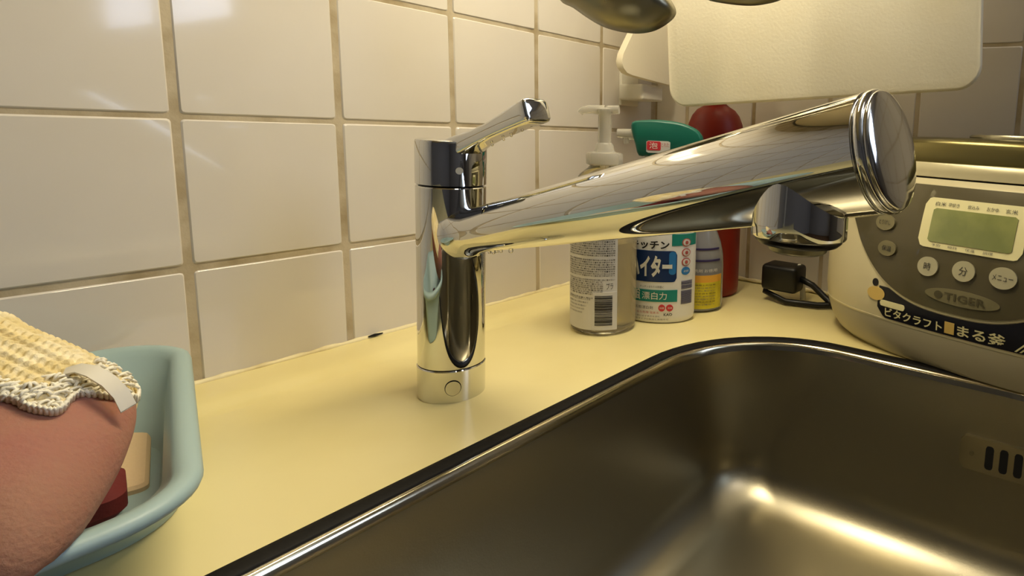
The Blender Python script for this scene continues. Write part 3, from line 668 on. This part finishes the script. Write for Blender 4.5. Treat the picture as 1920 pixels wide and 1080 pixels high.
v, f = merge(tube([(.365, -.03, .56), (.365, -.40, .56)], .004, 12), tube([(.365, -.04, .56), (.365, -.04, .62)], .003, 10), tube([(.365, -.39, .56), (.365, -.39, .62)], .003, 10)); mesh('rod', v, f, M['dull_steel'], hr, True)

# ---------------------------------------------------------------- cutting boards
def board(name, A, B, h, th, rad_, m, label, tiltz=None):
    """A = lower left corner, B = lower right corner (3d); board rises by h, thickness th away from the camera"""
    A, B = Vector(A), Vector(B); e = (B-A); W = e.length; e.normalize(); up = Vector((0, 0, 1)); up = (up-e*up.dot(e)).normalized(); nrm = e.cross(up).normalized()
    if nrm.x > 0: nrm = -nrm
    L = []
    for ins, dd in ((.0022, 0), (.0006, -.0008), (0, -.0025), (0, -th+.0025), (.0006, -th+.0008), (.0022, -th)):
        L.append([A+e*x+up*y+nrm*dd for x, y in rpoly([(0, 0), (W, 0), (W, h), (0, h)], ins, rad_, 8)])
    v, f = loft(L); o = mesh('board_slab', v, f, m, None, True, 45); return o, A, e, up, W, nrm
t = thing('cutting_board', 'large white plastic cutting board hanging above the rice cooker', 'cutting board')
o, A, e, up, W, nb_ = board('b', (.3506, -.1396, .2130), (.3821, -.4350, .2340), .290, .009, .020, M['board'], ''); o.parent = t
c = A+e*W*.5+up*.285-nb_*.0045; hk = Vector((.365, c.y, .562))
v, f = tube([c+Vector((0, 0, -.004)), c+Vector((-.008, 0, .004)), (c+hk)/2+Vector((-.008, 0, 0)), hk+Vector((-.006, 0, -.004)), hk+Vector((0, 0, .006)), hk+Vector((.006, 0, -.002))], .002, 10); lab(mesh('hook', v, f, M['dull_steel'], t, True), 'steel hook')
t = thing('cutting_board', 'smaller white cutting board with slanted edge, hanging behind the large one', 'cutting board')
O9 = [(.470, .2450), (.430, .2475), (.396, .2500), (.3855, .2520), (.3790, .2570), (.3765, .2640), (.3790, .2730), (.3880, .2870), (.3980, .3020), (.4060, .3200), (.4080, .345), (.408, .43), (.470, .43)]
O9 = [(x, z) for x, z in O9]
P9 = [Vector(q) for q in O9]; c9 = sum(P9, Vector((0, 0)))/len(P9); L = []
for y, k in ((-.0535, .985), (-.0525, .996), (-.050, 1), (-.048, 1), (-.0455, .996), (-.0445, .985)): L.append([(c9.x+(q.x-c9.x)*k, y, c9.y+(q.y-c9.y)*k) for q in P9])
v, f = loft(L); mesh('board_slab', v, f, M['board2'], t, True, 45)
v, f = tube([(.440, -.049, .424), (.440, -.057, .44), (.425, -.060, .50), (.372, -.062, .555), (.365, -.062, .5665), (.360, -.062, .560)], .002, 10); lab(mesh('hook', v, f, M['dull_steel'], t, True), 'steel hook')
hb = thing('plastic_hook_block', 'small white plastic block below the two hanging cutting boards', 'block')
o = box('block', .4260, .4680, -.0440, -.0060, .2245, .2440, M['white'], hb, .003, 3)
o = box('back_plate', .4300, .4640, -.0075, -.0026, .2180, .2600, M['white'], hb, .0015, 2)

# ---------------------------------------------------------------- hanging utensils
NV = Vector((.868, .496, 0)); SV = Vector((.496, -.868, 0))
def utensil(name, label, cat, Oc, outline, cz, bulge, hs, hz):
    t = thing(name, label, cat); P = [Vector(q) for q in catmull(outline, 4)]; c = Vector((sum(q.x for q in P)/len(P), cz)); L = []
    for side in (0, 1):
        seqq = [k/12 for k in range(1, 13)]
        ks = seqq if side == 0 else seqq[::-1]
        for k in ks:
            dep = -bulge*math.sqrt(max(0, 1-k*k))+(0 if side == 0 else .0012)
            kk = k if side == 0 else k*.985
            L.append([Oc+SV*(c.x+(q.x-c.x)*kk)+Vector((0, 0, c.y+(q.y-c.y)*kk))+NV*dep for q in P])
    v, f = loft(L); mesh('bowl', v, f, M['dull_steel'], t, True, 60)
    hp = Oc+SV*hs
    top = Vector((.236, hp.y, .5055))
    pts = [hp+Vector((0, 0, hz)), hp+Vector((0, 0, hz+.04)), hp*.5+Vector((.236, hp.y, 0))*.5+Vector((0, 0, (hz+.50)/2)), Vector((.236-.004, hp.y, .492)), Vector((.2300, hp.y, .501)), top+Vector((0, 0, .002)), Vector((.2425, hp.y, .500))]
    pts = [Vector(q) for q in pts]; pts[2].z = (hz+.50)/2
    v, f = tube(pts, [.005, .0045, .004, .003, .0025, .0025, .0025], 12); mesh('handle', v, f, M['dull_steel'], t, True)
utensil('ladle', 'dull steel ladle with pointed lip hanging top centre by the cutting boards', 'ladle', Vector((.2, -.2, 0)),
 [(-.0436, .2833), (-.0336, .2779), (-.0235, .2714), (-.0114, .2652), (.0027, .2618), (.0168, .2612), (.0288, .2640), (.0387, .2702), (.0434, .2758), (.0429, .2812), (.0375, .2900), (.030, .305), (.018, .322), (.000, .332), (-.020, .330), (-.038, .316), (-.047, .299)], .297, .024, 0.0, .325)
utensil('skimmer', 'dull steel skimmer hanging in front of the large cutting board', 'skimmer', Vector((.2, -.2, 0)),
 [(.0590, .2940), (.0663, .2878), (.0804, .2853), (.0964, .2844), (.1084, .2856), (.1222, .2896), (.1290, .2960), (.1320, .3100), (.125, .3280), (.108, .3400), (.090, .341), (.070, .333), (.058, .315)], .313, .012, .094, .335)

# ---------------------------------------------------------------- rest of the room (seen in reflections)
struct(box('floor', -2.6, XC+.2, -3.2, .1, -.90, -.85, M['floorm']))
struct(box('ceiling', -2.6, XC+.2, -3.2, .1, 1.55, 1.60, M['ceil']))
struct(box('wall_far', -2.6, XC+.2, -3.3, -3.2, -.85, 1.55, M['wallpaint']))
struct(box('wall_side', -2.7, -2.6, -3.3, .1, -.85, 1.55, M['wallpaint']))
struct(box('wall_window_below', XC, XC+.1, -3.2, -1.22, -.85, .405, M['wallpaint']))
struct(box('wall_window_above', XC, XC+.1, -3.2, -1.22, 1.25, 1.55, M['wallpaint']))
struct(box('wall_window_side', XC, XC+.1, -3.2, -2.2, .405, 1.25, M['wallpaint']))
wn = bpy.data.objects.new('window_1', None); COL.objects.link(wn); struct(wn)
box('window_pane', XC+.04, XC+.045, -2.2, -1.25, .405, 1.25, M['glassw'], wn)
for y0 in (-2.2, -1.74, -1.28): box('window_frame', XC+.02, XC+.05, y0-.02, y0+.02, .405, 1.25, M['wframe'], wn)
box('window_frame', XC+.02, XC+.05, -2.2, -1.25, .405, .43, M['wframe'], wn); box('window_frame', XC+.02, XC+.05, -2.2, -1.25, 1.22, 1.25, M['wframe'], wn)
